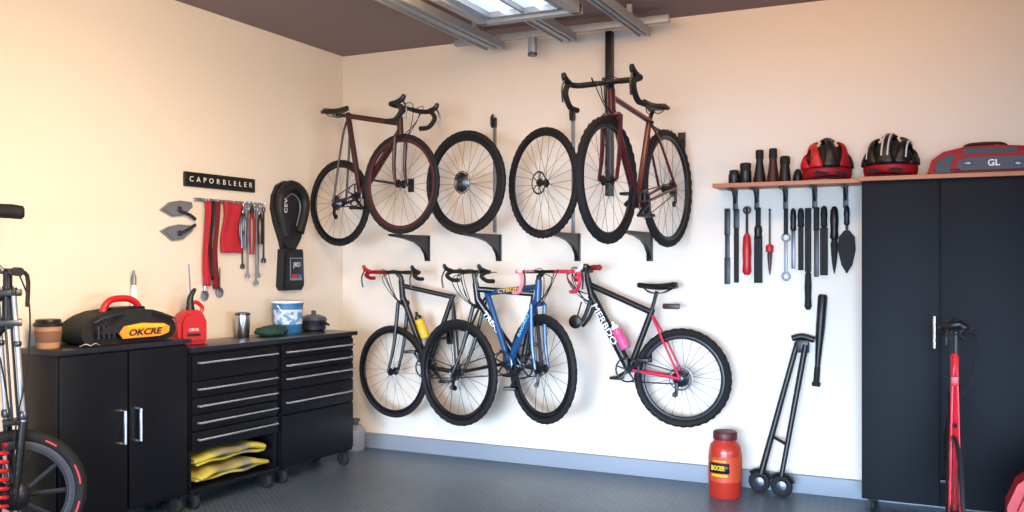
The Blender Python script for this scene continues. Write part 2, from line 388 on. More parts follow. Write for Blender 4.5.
bike('bicycle','blue bicycle with pink-taped drop handlebar and yellow lettering',
 (1.161,-0.26,0.642),(1.92,-0.54,0.735),0.355,0.345,dict(sad=(0.1,1.26),st=(0.30,1.20),bb=(0.51,0.75),ht=(0.78,1.285),hb=(0.775,1.175),bar=(0.825,1.35)),
 BLUE,fork=BLUE,top=BLUE,stay=NAVY,fyaw=30,ryaw=16,bar='drop',barW=0.2,baryaw=20,tr=0.0185,knob=0.2,ca=-0.4,nosaddle=True,tape=PINK,tape2=LPINK,hood=WHITE,tpr=0.012,decals=(('CYBONI',YEL,'top',0.033,0.22,0.5),('BAORIO',mat('cyan_decal',(120,200,230),0.5),'down',0.03,0.17,0.4)),tr_=0.020,extra=2)
T,P,d,n=bike('bicycle','black and white mountain bicycle with pink rear frame',
 (2.724,-0.18,0.682),(2.022,-0.18,0.68),0.308,0.315,dict(sad=(0.163,1.255),st=(0.20,1.09),bb=(0.344,0.72),ht=(0.631,1.292),hb=(0.603,1.18),bar=(0.64,1.355),tip=(0.69,0.98)),
 BPLAST,fork=BPLAST,stay=PINK,bar='flat',barW=0.2,baryaw=35,tr=0.021,knob=0.3,nofront=True,ca=2.6,grip=DREDP,grip2=BLACK,tr_=0.025,decals=(('MERBDO',WHITE,'down',0.055,0.29,0.38),),disc=True,bott=((0.395,0.93,0.045),HPINK,WHITE),extra=2)
T.part('reflector',MB().box(P(0.07,1.13),(0.11,0.03,0.035),d,n,0.01),DWINE)
T.part('mirror',MB().lathe(P(0.69,1.02,0.06),n,[(0.03,0),(0.045,0.01),(0.045,0.02),(0.03,0.028)],16).tube([P(0.66,1.15,0.04),P(0.69,1.03,0.06)],0.005,6),BPLAST)
T.part('head_light',MB().lathe(P(0.66,1.31,0.03),d,[(0.02,0),(0.03,0.02),(0.03,0.045)],14),REDP)
T.part('bell',MB().lathe(P(0.62,1.375,0.07),UP,[(0.026,0),(0.024,0.014),(0.012,0.024)],14),DSTEEL)
for k in range(3):
    T.part('cable',MB().tube(smooth([P(0.63,1.36,0.1-0.05*k),P(0.74+0.02*k,1.34,0.08-0.04*k),P(0.72-0.01*k,1.24,0.05),P(0.62,1.2,0.03)],6),0.003,5),BLACK if k else HPINK)

# loose wheels on the wall
for i,(c,r,y,lab,cg) in enumerate([((1.319,-0.45,1.94),0.348,13,'black bicycle wheel with gear cassette resting on wall bracket',True),((1.887,-0.45,1.917),0.353,28,'knobbly black bicycle wheel resting on wall bracket',False)]):
    a=math.radians(y); T=Thing('spare_wheel',(c[0],c[1],c[2]-r),lab,'bicycle wheel','spare wheels on the wall')
    wheel(T,c,V((math.cos(a),-math.sin(a),0)),r,0.019 if i==0 else 0.0175,0.12 if i==0 else 0.32,rimw=0.024 if i==0 else 0.013,ns=28,cog=cg,root=True,side=V((0,-1,0)),disc=not cg,cogR=0.072,spr=0.0014,NT=96)
for X,dp in ((0.762,0.50),(1.35,0.55),(1.95,0.53),(2.46,0.5)):
    T=Thing('wall_bracket',(X,0,1.43),'black steel wall bracket with curved tapering arm','bracket','wall brackets under the upper bicycles')
    o=V((X-0.014,0,0)); U=V((0,-1,0)); N=V((1,0,0))
    T.part('arm',MB().prism([(0,1.60),(0,1.425),(0.02,1.427),(0.04,1.47),(0.09,1.515),(0.18,1.55),(0.32,1.573),(dp,1.588),(dp,1.60)],o,U,UP,N,0.028,0.003),BPLAST,ang=25)
    T.part('wall_plate',MB().box((X,-0.005,1.51),(0.045,0.01,0.19),bev=0.003),BPLAST)
    T.part('rest_plate',MB().box((X,-dp/2-0.02,1.6),(0.045,dp-0.04,0.008),bev=0.002),BPLAST)
for (x,z,l) in ((2.675,2.20,0.62),(0.62,1.98,0.5),(0.95,0.86,0.14),(2.45,0.80,0.14),(1.60,0.84,0.33)):
    T=Thing('wall_hook',(x,0,z),'black wall hook arm carrying a hung bicycle','hook','bicycle hooks on the wall')
    T.part('arm',MB().tube(smooth([(x,0,z),(x,-l,z),(x,-l-0.03,z+0.03)],4),0.009,8),BPLAST)
    T.part('wall_plate',MB().box((x,-0.004,z),(0.05,0.008,0.1),bev=0.002),BPLAST)
T=Thing('wall_post',(2.19,0,1.85),'black vertical hanging post fixed to the wall','post')
T.part('post',MB().box((2.19,-0.03,2.4),(0.045,0.06,1.1),bev=0.006),BPLAST)
T.part('bracket_hook',MB().tube([(2.19,-0.06,2.60),(2.19,-0.13,2.58),(2.19,-0.15,2.62)],0.012,8),DSTEEL)
for X,z0,z1 in ((1.32,1.62,2.43),(1.92,1.6,2.44)):
    T=Thing('hanging_strip',(X,0,z0),'grey steel wall strip with black hook at the top','wall hook','hook strips behind the spare wheels')
    T.part('strip',MB().box((X,-0.008,(z0+z1)/2),(0.022,0.016,z1-z0),bev=0.002),GREYF)
    T.part('hook',MB().tube(smooth([(X,-0.01,z1-0.05),(X,-0.05,z1-0.06),(X+0.005,-0.07,z1-0.01),(X,-0.04,z1+0.02)],5),0.010,8).box((X,-0.02,z1-0.03),(0.035,0.03,0.07),bev=0.005),BPLAST)

# ------------------------------------------------------------ ceiling hardware
Thing('ceiling_rail',(1.9,-0.24,2.93),'silver steel cross rail under the ceiling','rail',mb=MB().box((1.895,-0.24,2.935),(1.53,0.045,0.045),bev=0.004),m=RAILM)
for X,w,y0 in ((1.42,0.13,-0.2),(1.965,0.10,-0.2),(2.46,0.07,-0.12)):
    T=Thing('ceiling_rail',(X,-1.8,2.88),'silver steel channel rail running under the ceiling','rail','parallel garage door rails')
    m=MB()
    m.box((X,y0-1.7,2.885),(w,3.4,0.008)); m.box((X-w/2,y0-1.7,2.895),(0.012,3.4,0.05)); m.box((X+w/2,y0-1.7,2.895),(0.012,3.4,0.05)); m.box((X,y0-1.7,2.878),(w*0.25,3.4,0.012))
    T.part('channel',m,RAILM)
    for yy in (y0-0.3,y0-1.6): T.part('hanger',MB().box((X,yy,2.945),(0.03,0.03,0.11)),RAILM)
T=Thing('rail_hanger',(1.72,-0.24,2.8),'short steel hanger clamped below the cross rail','hanger')
T.part('body',MB().box((1.72,-0.24,2.86),(0.05,0.05,0.11),bev=0.006),RAILM)
T.part('foot',MB().lathe((1.72,-0.24,2.79),UP,[(0.03,0),(0.035,0.015),(0.02,0.03)],14),DSTEEL)
T=Thing('ceiling_light',(2.06,-1.65,2.86),'rectangular silver framed fluorescent ceiling light','ceiling light')
fr=MB()
for (c,s) in (((2.06,-1.04,2.835),(0.64,0.06,0.06)),((2.06,-2.27,2.835),(0.64,0.06,0.06)),((1.77,-1.65,2.835),(0.06,1.24,0.06)),((2.35,-1.65,2.835),(0.06,1.24,0.06))): fr.box(c,s,bev=0.008)
T.part('frame',fr,RAILM)
fr=MB()
for (c,s) in (((2.06,-1.12,2.84),(0.46,0.018,0.04)),((2.06,-2.19,2.84),(0.46,0.018,0.04)),((1.84,-1.65,2.84),(0.018,1.08,0.04)),((2.28,-1.65,2.84),(0.018,1.08,0.04)),((2.06,-1.65,2.84),(0.018,1.08,0.035))): fr.box(c,s)
T.part('louver',fr,RAILM)
T.part('lamp_panel',MB().box((2.06,-1.65,2.862),(0.55,1.2,0.02)),mat('lamp_glow',(205,228,240),0.5,emit=0.9))
for x in (1.95,2.17):
    T.part('lamp_tube',MB().tube([(x,-1.13,2.842),(x,-2.18,2.842)],0.011,10),mat('tube_glow',(255,252,248),0.5,emit=4.0))
for x in (1.8,2.32):
    for y in (-1.2,-2.1): T.part('hanger_rod',MB().tube([(x,y,2.86),(x,y,3.0)],0.006,6),STEEL)

# ------------------------------------------------------------ black cabinets on the left
Q=V((0.5,-0.5,0)); E=V((-0.0739,-0.9973,0)); I=V((-0.9973,0.0739,0)); FN=-I
RT=-E
def cp(dd,inn,z): return Q+E*dd+I*inn+UP*z
def cbox(mb,d0,d1,i0,i1,z0,z1,bev=0.003):
    return mb.box(cp((d0+d1)/2,(i0+i1)/2,(z0+z1)/2),(abs(d1-d0),abs(i1-i0),z1-z0),E,I,bev,Z=UP)
def caster(T,dd,inn,r=0.045):
    c=cp(dd,inn,r)
    o=T.part('caster',MB().lathe(c-E*0.014,E,[(r*0.85,0),(r,0.004),(r,0.024),(r*0.85,0.028)],18),BLACK)
    T.part('caster_fork',MB().box(c+UP*(r*0.75)-E*0.018,(0.004,0.045,0.07),E,I,Z=UP).box(c+UP*(r*0.75)+E*0.018,(0.004,0.045,0.07),E,I,Z=UP).box(c+UP*(r+0.03),(0.05,0.06,0.006),E,I,Z=UP),DSTEEL,o)
def barhandle_h(T,d0,d1,z,par):
    T.part('handle',MB().tube([cp(d0,-0.012,z),cp(d0,-0.03,z),cp(d1,-0.03,z),cp(d1,-0.012,z)],0.007,8),CHROME,par,ang=60)
T=Thing('cabinet',cp(1.88,0.15,0),'low black two-door garage cabinet on casters','cabinet')
m=MB(); cbox(m,1.485,2.275,0.02,0.31,0.1,0.955); T.part('body',m,CABB)
m=MB(); cbox(m,1.475,2.285,-0.01,0.315,0.955,0.98); T.part('top_panel',m,TOPM)
for (a,b,h) in ((1.495,1.872,1.83),(1.885,2.265,1.925)):
    m=MB(); cbox(m,a,b,0.0,0.02,0.12,0.945); dr=T.part('door',m,CABB)
    T.part('handle',MB().tube([cp(h,0,0.64),cp(h,-0.035,0.64),cp(h,-0.035,0.47),cp(h,0,0.47)],0.008,8),CHROME,dr)
for dd in (1.53,2.22): 
    caster(T,dd,0.05); caster(T,dd,0.26)
m=MB(); cbox(m,0.03,1.478,-0.015,0.37,0.90,0.928)
Thing('worktop',cp(0.75,0.18,0.90),'thin dark grey worktop across two drawer units','worktop',mb=m,m=TOPM)
for (a,b,zs,lab) in ((0.78,1.47,[0.885,0.735,0.64,0.545,0.45,0.34],'black tool chest with five drawers and open shelf'),(0.05,0.765,[0.885,0.80,0.715,0.60,0.44,0.12],'black tool chest with chrome drawer pulls')):
    T=Thing('drawer_cabinet',cp((a+b)/2,0.18,0),lab,'drawer cabinet','black tool chests')
    opn=a>0.5
    m=MB()
    if opn:
        cbox(m,a,b,0.02,0.36,0.34,0.899); cbox(m,a,a+0.02,0.02,0.36,0.12,0.34); cbox(m,b-0.02,b,0.02,0.36,0.12,0.34); cbox(m,a,b,0.34,0.36,0.12,0.34); cbox(m,a,b,0.0,0.36,0.10,0.125)
    else: cbox(m,a,b,0.02,0.36,0.10,0.899)
    T.part('body',m,CABB)
    for k in range(5):
        m=MB(); cbox(m,a+0.012,b-0.012,0.0,0.02,zs[k+1]+0.004,zs[k]-0.004); dr=T.part('drawer',m,CABB)
        if opn or k<4: barhandle_h(T,a+0.04,b-0.04,zs[k]-0.045 if not(not opn and k==3) else 0.52,dr)
    for dd in (a+0.06,b-0.06): caster(T,dd,0.05); caster(T,dd,0.30)
def blob(c,X,Y,sz,seed,n1=28,n2=18,lump=0.15,sq=1.0):
    rnd=random.Random(seed); ph=[rnd.uniform(0,6) for _ in range(6)]
    rings=[]
    pw=lambda v: math.copysign(abs(v)**sq,v)
    for i in range(n1+1):
        t=-1+2*i/n1; tt=max(-0.995,min(0.995,t)); rr=(1-abs(tt)**(3/sq))**(0.5*sq)
        row=[]
        for k in range(n2):
            a=2*math.pi*k/n2
            l=1+lump*math.sin(3*t+ph[0]+2*a)*math.sin(5*t+ph[1]+a)+lump*0.5*math.sin(11*t+ph[2]+3*a)+lump*0.3*math.sin(19*t+ph[3]-2*a)
            z=pw(math.sin(a))*rr*sz[2]*l
            row.append(V(c)+X*(tt*sz[0])+Y*(pw(math.cos(a))*rr*sz[1]*l)+UP*(max(z,-sz[2]*0.8)))
        rings.append(row)
    return MB().loft(rings)
yb=mat('yellow_towel',(178,162,60),0.95,bump=0.6,bscale=60,rgb2=(122,120,94),stripe=1.6)
def towel(dd,z0,layers,seed,th=0.024):
    prof=[]
    dep=0.24
    for L_ in range(layers):
        zz=z0+0.012+L_*th
        xs=[0.0,0.25,0.5,0.75,1.0]
        if L_%2: xs=xs[::-1]
        for x in xs: prof.append((0.03+dep*x,zz))
        if L_<layers-1: prof.append(((0.03+dep*xs[-1])+(-0.014 if xs[-1]==0 else 0.014),zz+th/2))
    N=30
    def f(a,b):
        k=a*(len(prof)-1); i=min(int(k),len(prof)-2); q=k-i
        x=prof[i][0]*(1-q)+prof[i+1][0]*q; zz=prof[i][1]*(1-q)+prof[i+1][1]*q
        t=-0.27+0.54*b
        sag=0.6+0.4*min(1,5*b,5*(1-b))
        return cp(dd+t+0.016*math.sin(7*a+seed),x+0.010*math.sin(9*b+seed+3*a),z0+0.006+(zz-z0)*sag+0.006*(1+math.sin(13*b+4*a+seed)))
    T=Thing('folded_towel',cp(dd,0.15,z0),'thick folded olive-yellow towel with grey on the open shelf','towel','folded yellow towels',mb=MB().grid(f,len(prof)*2,N),m=yb,ang=70)
    s=T.o.modifiers.new('s','SOLIDIFY'); s.thickness=0.018; s.offset=0
    T.o.modifiers.new('b','SUBSURF').levels=1
towel(1.125,0.135,3,1.0,0.022); towel(1.135,0.232,3,3.3,0.022)

z=0.98
T=Thing('coffee_cup',(0.15,-2.685,z),'tan insulated cup with black lid','cup')
T.part('body',MB().lathe((0.15,-2.685,z),UP,[(0.05,0),(0.053,0.01),(0.063,0.10),(0.065,0.11)],24),mat('tan_paper',(176,132,96),0.7,bump=0.4,bscale=30))
T.part('sleeve',MB().lathe((0.15,-2.685,z+0.03),UP,[(0.0572,0),(0.0582,0.002),(0.064,0.055),(0.0635,0.057)],24),mat('brown_sleeve',(120,84,64),0.8))
T.part('lid',MB().lathe((0.15,-2.685,z+0.11),UP,[(0.069,0),(0.07,0.012),(0.062,0.02),(0.058,0.034),(0.046,0.036)],24),BPLAST)
c=cp(1.79,0.155,z); 
T=Thing('tool_bag',c,'black tool bag with orange label patch and red arched handle','tool bag')
prof=[(-0.24,0),(0.24,0),(0.275,0.015),(0.295,0.05),(0.29,0.085),(0.265,0.12),(0.21,0.15),(0.14,0.17),(0.05,0.178),(-0.05,0.178),(-0.14,0.17),(-0.21,0.15),(-0.265,0.12),(-0.29,0.085),(-0.295,0.05),(-0.275,0.015)]
T.part('body',MB().prism(prof,c+I*0.13,RT,UP,FN,0.25,0.06),mat('black_fabric',(16,18,22),0.75,bump=0.4,bscale=80),ang=70)
T.part('label_patch',MB().prism([(-0.09,0.028),(0.14,0.028),(0.20,0.044),(0.205,0.08),(0.165,0.10),(0.02,0.106),(-0.09,0.098),(-0.12,0.065)],c+FN*0.108,RT,UP,FN,0.014,0.004),ORNG)
T.part('label_band',MB().prism([(-0.07,0.084),(0.175,0.08),(0.16,0.093),(0.0,0.1),(-0.07,0.095)],c+FN*0.1225,RT,UP,FN,0.002),YEL)
T.text('lettering','OKCRE',c+FN*0.122+RT*0.045+UP*0.056,RT,UP,0.046,BLACK,width=0.21,bold=0.0015,shear=0.25)
for k in range(4): T.part('vent',MB().box(c+FN*0.112-RT*(0.235-0.03*k)+UP*0.07,(0.01,0.012,0.07),RT,FN,0.003),DSTEEL)
T.part('trim_piping',MB().tube([c+FN*0.10+RT*x+UP*y for x,y in ((-0.25,0.118),(-0.2,0.138),(-0.1,0.156),(0.1,0.156),(0.2,0.138),(0.25,0.118))],0.006,6),DSTEEL)
hp=smooth([c-RT*0.13+UP*0.155,c-RT*0.115+UP*0.20,c-RT*0.07+UP*0.232,c+RT*0.03+UP*0.232,c+RT*0.085+UP*0.20,c+RT*0.10+UP*0.155],5)
T.part('handle',MB().tube(hp,0.018,10),REDP)
T.part('latch',MB().box(c+UP*0.178,(0.2,0.10,0.028),RT,FN,0.01),BPLAST)
m=MB()
m.grid(lambda a,b:cp(2.04+0.09*a,0.005+0.05*b,z+0.006+0.012*abs(math.sin(5*a+2*b))),12,6)
Thing('paper_towel',cp(2.1,0.03,z),'crumpled white paper towel on the cabinet','paper',mb=m,m=mat('paper',(226,224,228),0.9)) 
T=Thing('slim_bottle',(0.045,-2.04,z),'tall slim white bottle behind the tool bag','bottle')
T.part('body',MB().lathe((0.03,-2.04,z),UP,[(0.018,0),(0.02,0.01),(0.02,0.26),(0.013,0.30)],18),WHITE)
T.part('cap',MB().lathe((0.03,-2.04,z+0.30),UP,[(0.014,0),(0.014,0.05),(0.008,0.06),(0.006,0.085)],14),GREYF)
z=0.928
p0=V((0.19,-1.77,z)); U=V((0.35,0.93,0)).normalized(); N=V((0.93,-0.35,0)).normalized()
T=Thing('plastic_jug',p0,'squat red plastic jug with white lettering and black spout','jug')
T.part('body',MB().prism([(-0.08,0),(0.08,0),(0.088,0.02),(0.088,0.13),(0.07,0.17),(0.035,0.20),(-0.03,0.20),(-0.065,0.175),(-0.088,0.13),(-0.088,0.02)],p0-N*0.05,U,UP,N,0.1,0.022),REDP,ang=50)
T.part('handle',MB().tube(smooth([p0+U*0.055+UP*0.17,p0+U*0.075+UP*0.21,p0+U*0.03+UP*0.245,p0-U*0.02+UP*0.215],5),0.012,8),REDP)
T.text('lettering','OROK',p0+N*0.0505+UP*0.085,U,UP,0.026,WHITE,width=0.06)
T.part('marking',MB().box(p0+N*0.0505+UP*0.055,(0.08,0.002,0.018),U,N),BPLAST)
T.part('spout',MB().tube(smooth([p0+UP*0.195,p0+UP*0.27,p0+U*0.03+UP*0.325],4),[0.027,0.026,0.022,0.02,0.018,0.016,0.014,0.012,0.01],10),BPLAST)
T.part('nozzle',MB().tube([p0+UP*0.30,p0-U*0.01+UP*0.47],0.004,6),DSTEEL)
T=Thing('steel_tumbler',(0.14,-1.27,z),'brushed steel tumbler on the worktop','tumbler')
T.part('body',MB().lathe((0.14,-1.27,z),UP,[(0.038,0),(0.042,0.005),(0.047,0.12),(0.046,0.14)],24),STEEL)
T.part('lid',MB().lathe((0.14,-1.27,z+0.14),UP,[(0.048,0),(0.048,0.014),(0.03,0.02)],24),DSTEEL)
m=blob(V((0.22,-1.09,z+0.03)),V((-0.1,1,0)).normalized(),V((1,0.1,0)).normalized(),(0.115,0.08,0.036),9,lump=0.2)
Thing('work_cloth',(0.22,-1.09,z),'crumpled dark green work cloth beside the bucket','cloth',mb=m,m=mat('green_cloth',(28,62,50),0.9,bump=0.5),ang=80)
T=Thing('bucket',(0.17,-0.86,z),'blue plastic bucket with white label and lid','bucket')
T.part('body',MB().lathe((0.17,-0.86,z),UP,[(0.085,0),(0.09,0.01),(0.102,0.19),(0.108,0.195),(0.108,0.205)],32),mat('bucket_blue',(48,112,170),0.4))
T.part('label_sticker',MB().lathe((0.17,-0.86,z+0.06),UP,[(0.094,0),(0.096,0.001),(0.1015,0.10),(0.099,0.101)],32),mat('printed_label',(196,208,222),0.5,bscale=22,rgb2=(90,140,186)))
T.part('lid',MB().lathe((0.17,-0.86,z+0.205),UP,[(0.11,0),(0.11,0.012),(0.10,0.016),(0.02,0.014)],32),WHITE)
T.part('handle',MB().tube([V((0.17,-0.86,z+0.19))+V((0.109*math.cos(a)*0.4,0.109*math.sin(a),-0.07*math.cos(a))) for a in [-math.pi/2+math.pi*i/12 for i in range(13)]],0.004,6),STEEL)
T=Thing('cooking_pot',(0.2,-0.62,z),'small dark grey pot with lid and handle','pot')
T.part('body',MB().lathe((0.2,-0.62,z),UP,[(0.07,0),(0.085,0.01),(0.09,0.07),(0.094,0.075)],28),mat('pot_grey',(62,66,78),0.35,0.6))
T.part('lid',MB().lathe((0.2,-0.62,z+0.075),UP,[(0.095,0),(0.085,0.02),(0.05,0.035),(0.015,0.04),(0.018,0.06),(0.01,0.066)],28),mat('pot_lid',(92,96,108),0.3,0.6))
T.part('handle',MB().tube(smooth([(0.28,-0.65,z+0.05),(0.34,-0.68,z+0.06),(0.39,-0.70,z+0.05)],4),0.009,8),BPLAST)

# ------------------------------------------------------------ left wall objects
WU=V((0,1,0)); WN=V((1,0,0))
T=Thing('wall_sign',(0.01,-1.33,1.92),'black name board with white capital letters','sign')
T.part('board',MB().box((0.012,-1.33,1.922),(0.024,0.62,0.09),bev=0.003),BPLAST)
T.text('lettering','CAPORBLELER',(0.024,-1.33,1.922),WU,UP,0.046,WHITE,width=0.56,off=0.001,space=1.9)
for k,(zz,fl) in enumerate(((1.73,1),(1.585,-1))):
    T=Thing('metal_snips',(0.0,-1.7,zz),'grey pointed metal snips hung on the wall','hand tool','grey snips on the wall')
    o=V((0.0005,-1.70,zz))
    T.part('blade',MB().prism([(-0.13,-0.01*fl),(-0.06,0.04),(0.02,0.055),(0.11,0.05),(0.12,0.02),(0.04,-0.035),(-0.04,-0.045)],o,WU,UP,WN,0.03,0.008),GREYF,ang=25)
    T.part('handle',MB().tube(smooth([o+WU*0.0+WN*0.03-UP*0.01,o+WU*0.08+WN*0.035-UP*0.03*fl,o+WU*0.13+WN*0.03-UP*0.055*fl],4),0.011,8),DSTEEL)
    T.part('pivot',MB().lathe(o+WN*0.028,WN,[(0.018,0),(0.018,0.008),(0.01,0.012)],14),DSTEEL)
T=Thing('hook_rail',(0.01,-1.25,1.79),'slim steel hook rail on the wall','rail')
T.part('rail',MB().box((0.012,-1.25,1.80),(0.02,0.62,0.022),bev=0.003),STEEL)
pg=[-1.5,-1.475,-1.395,-1.255,-1.15,-1.11,-1.07,-1.03,-0.99,-0.955]
for y in pg: T.part('hook',MB().tube([(0.02,y,1.80),(0.05,y,1.795),(0.055,y,1.81)],0.004,6),STEEL)
def strip(name,lab,cat,y,w,z0,z1,m,wav=0.01,group=None):
    m_=MB().grid(lambda a,b:V((0.036+wav*math.sin(6*a+1)+0.006*math.sin(9*b+4*a),y+w*(b-0.5)*(1-0.12*math.sin(5*a)),z1+(z0-z1)*a)),16,6)
    t=Thing(name,(0.03,y,z1),lab,cat,group,mb=m_,m=m,ang=80)
    s=t.o.modifiers.new('s','SOLIDIFY'); s.thickness=0.008; s.offset=0; return t
strip('webbing_strap','red webbing strap hanging from the rail','strap',-1.475,0.05,1.26,1.795,REDC)
strip('webbing_strap','dark red webbing strap hanging from the rail','strap',-1.395,0.045,1.24,1.795,DREDC)
strip('webbing_strap','black narrow webbing strap hanging from the rail','strap',-1.435,0.02,1.3,1.795,BLACK)
strip('shop_cloth','red folded shop cloth hanging from the rail','cloth',-1.255,0.17,1.47,1.795,REDC,0.012)
def wrench(y,z1,z0,m=STEEL,big=1.0,x=0.04):
    T=Thing('wrench',(x,y,z0),'silver combination wrench hanging from the rail','wrench','wrenches on the left wall rail')
    T.part('shaft',MB().box((x,y,(z0+z1)/2),(0.007,0.012*big,z1-z0-0.05),bev=0.002),m)
    T.part('ring_end',MB().ring(V((x,y,z1-0.015)),WU,UP,0.013*big,0.005,N=20,n=6),m)
    pts=[(0.02*math.cos(math.radians(a)),0.02*math.sin(math.radians(a))) for a in range(-60,241,25)]
    inn=[(0.009*math.cos(math.radians(a)),0.009*math.sin(math.radians(a))-0.004) for a in range(240,-61,-60)]
    T.part('jaw_end',MB().prism([(xx*big,yy) for xx,yy in pts+inn],(x-0.004,y,z0+0.02),WU,UP,WN,0.008),m)
def plierst(y,z1,z0,m,gm):
    T=Thing('pliers',(0.04,y,z0),'steel pliers with grips hanging from the rail','pliers','pliers on the left wall rail')
    zj=z1-0.07
    T.part('jaws',MB().prism([(-0.018,0),(0.018,0),(0.012,0.03),(0.004,0.07),(-0.004,0.07),(-0.012,0.03)],(0.034,y,zj),WU,UP,WN,0.012,0.002),m)
    for sg in (-1,1):
        T.part('grip',MB().tube(smooth([(0.04,y,zj+0.01),(0.04,y+sg*0.02,zj-0.06),(0.04,y+sg*0.014,z0)],5),0.0075,6),gm)
for y,a,b,bg,mm in ((-1.11,1.78,1.30,1.2,STEEL),(-1.03,1.78,1.25,1.3,STEEL),(-0.955,1.78,1.40,1.1,DSTEEL),(-1.13,1.62,1.36,0.9,DSTEEL),(-0.975,1.60,1.30,1.0,STEEL)): wrench(y,a,b,mm,bg,0.04 if a>1.7 else 0.012)
plierst(-1.15,1.80,1.50,STEEL,DSTEEL); plierst(-1.07,1.80,1.46,DSTEEL,DREDP); plierst(-0.99,1.80,1.53,STEEL,BLACK)
for y,zz in ((-1.47,1.20),(-1.34,1.215)):
    T=Thing('ladle_spoon',(0.0,y,zz),'small steel scoop hanging below the straps','scoop','steel scoops on the wall')
    T.part('bowl',MB().lathe((0.001,y,zz),WN,[(0.02,0),(0.035,0.008),(0.033,0.014),(0.012,0.008)],18),STEEL)
    T.part('shaft',MB().tube([(0.012,y,zz+0.03),(0.01,y+0.005,zz+0.16)],0.006,6),STEEL)
T=Thing('hanging_pack',(0.02,-0.67,1.2),'black hanging sports pack with label panel on wall','sports bag')
o=V((0.001,-0.665,0)); PKM=mat('pack_black',(16,18,24),0.6,bump=0.3,bscale=60)
oc=[(-0.075,1.49),(-0.10,1.56),(-0.155,1.68),(-0.185,1.78),(-0.175,1.87),(-0.13,1.945),(-0.05,1.98),(0.05,1.98),(0.12,1.94),(0.16,1.87),(0.165,1.78),(0.13,1.68),(0.075,1.58),(0.06,1.49)]
pk=T.part('upper_body',MB().prism(oc,o,WU,UP,WN,0.05,0.02),PKM,ang=60)
lp=smooth([V((-0.085,1.60,0)),V((-0.145,1.78,0)),V((-0.125,1.89,0)),V((-0.02,1.95,0)),V((0.095,1.90,0)),V((0.125,1.80,0)),V((0.06,1.62,0))],5)
T.part('padded_loop',MB().tube([o+WN*0.06+WU*q.x+UP*q.y for q in lp],0.036,10),PKM,pk,ang=80)
T.part('hood_piping',MB().tube([o+WN*0.055+WU*(q.x*0.62)+UP*(1.76+(q.y-1.76)*0.68) for q in lp],0.005,6),GREYF,pk)
T.text('lettering','CEV',o+WN*0.097+WU*-0.13+UP*1.80,UP,-WU,0.045,WHITE,width=0.10)
T.part('lower_panel',MB().prism([(-0.10,1.21),(0.09,1.21),(0.11,1.24),(0.10,1.5),(-0.10,1.5),(-0.12,1.24)],o,WU,UP,WN,0.08,0.02),PKM,ang=60)
T.part('label_patch',MB().box(o+WN*0.081+UP*1.36,(0.004,0.13,0.16),bev=0.001),mat('patch_grey',(120,130,146),0.6))
T.part('label_core',MB().box(o+WN*0.083+UP*1.365,(0.004,0.118,0.135),bev=0.001),mat('patch_navy',(22,34,58),0.6))
T.part('red_patch',MB().box(o+WN*0.085+UP*1.31-WU*0.02,(0.004,0.06,0.025)),REDP)
T.part('blue_patch',MB().box(o+WN*0.085+UP*1.31+WU*0.035,(0.004,0.03,0.025)),mat('patch_blue',(50,110,180),0.6))
T.text('lettering','JRD',o+WN*0.085+UP*1.39,WU,UP,0.045,WHITE,width=0.08)

# ------------------------------------------------------------ shelf + tall cabinet
woodm=mat('warm_wood',(186,120,82),0.5,bump=0.2,bscale=14,var=0.12)
Thing('wall_shelf',(3.35,-0.12,1.865),'thin warm wooden wall shelf','shelf',mb=MB().box((3.355,-0.125,1.878),(0.85,0.25,0.024),bev=0.003),m=woodm)
for X in (3.02,3.153,3.328,3.50,3.678):
    T=Thing('shelf_bracket',(X,0,1.74),'small black steel shelf bracket','bracket','brackets under the wooden shelf')
    T.part('upright',MB().box((X,-0.006,1.80),(0.03,0.012,0.13),bev=0.003),BPLAST)
    T.part('arm',MB().box((X,-0.1,1.858),(0.022,0.19,0.014),bev=0.003).prism([(0,1.85),(0,1.79),(0.012,1.78),(0.09,1.852)],V((X-0.006,0,0)),V((0,-1,0)),UP,V((1,0,0)),0.012),BPLAST)
T=Thing('tall_cabinet',(4.23,-0.165,0),'tall near-black two-door storage cabinet on casters','cabinet')
T.part('body',MB().box((4.23,-0.157,0.97),(0.875,0.305,1.79),bev=0.003),TALL)
for a,b,hx in ((3.797,4.190,4.165),(4.198,4.662,4.225)):
    dr=T.part('door',MB().box(((a+b)/2,-0.32,0.97),(b-a,0.02,1.78),bev=0.004),TALL)
    if hx<4.2: T.part('handle',MB().tube([(hx,-0.33,1.115),(hx,-0.36,1.115),(hx,-0.36,0.945),(hx,-0.33,0.945)],0.008,8),CHROME,dr)
    else: T.part('handle',MB().box((hx,-0.333,1.03),(0.012,0.008,0.14),bev=0.002),BPLAST,dr)
for x in (3.85,4.6):
    for y in (-0.27,-0.06):
        T.part('caster',MB().lathe((x-0.012,y,0.035),(1,0,0),[(0.028,0),(0.035,0.004),(0.035,0.02),(0.028,0.024)],16).box((x,y,0.07),(0.05,0.05,0.012)),BLACK)
Thing('cabinet_top_board',(4.22,-0.17,1.865),'warm wooden board on top of tall cabinet','board',mb=MB().box((4.23,-0.178,1.878),(0.90,0.356,0.024),bev=0.003),m=woodm)
zt=1.89
def canister(x,y,prof,lab,m=BPLAST):
    T=Thing('small_canister',(x,y,zt),lab,'container','small black containers on the shelf')
    T.part('body',MB().lathe((x,y,zt),UP,prof[0],20),m)
    T.part('cap',MB().lathe((x,y,zt+prof[0][-1][1]),UP,prof[1],20),BLACK)
canister(3.04,-0.14,([(0.032,0),(0.034,0.005),(0.034,0.06)],[(0.03,0),(0.028,0.025),(0.01,0.03)]),'small squat black canister')
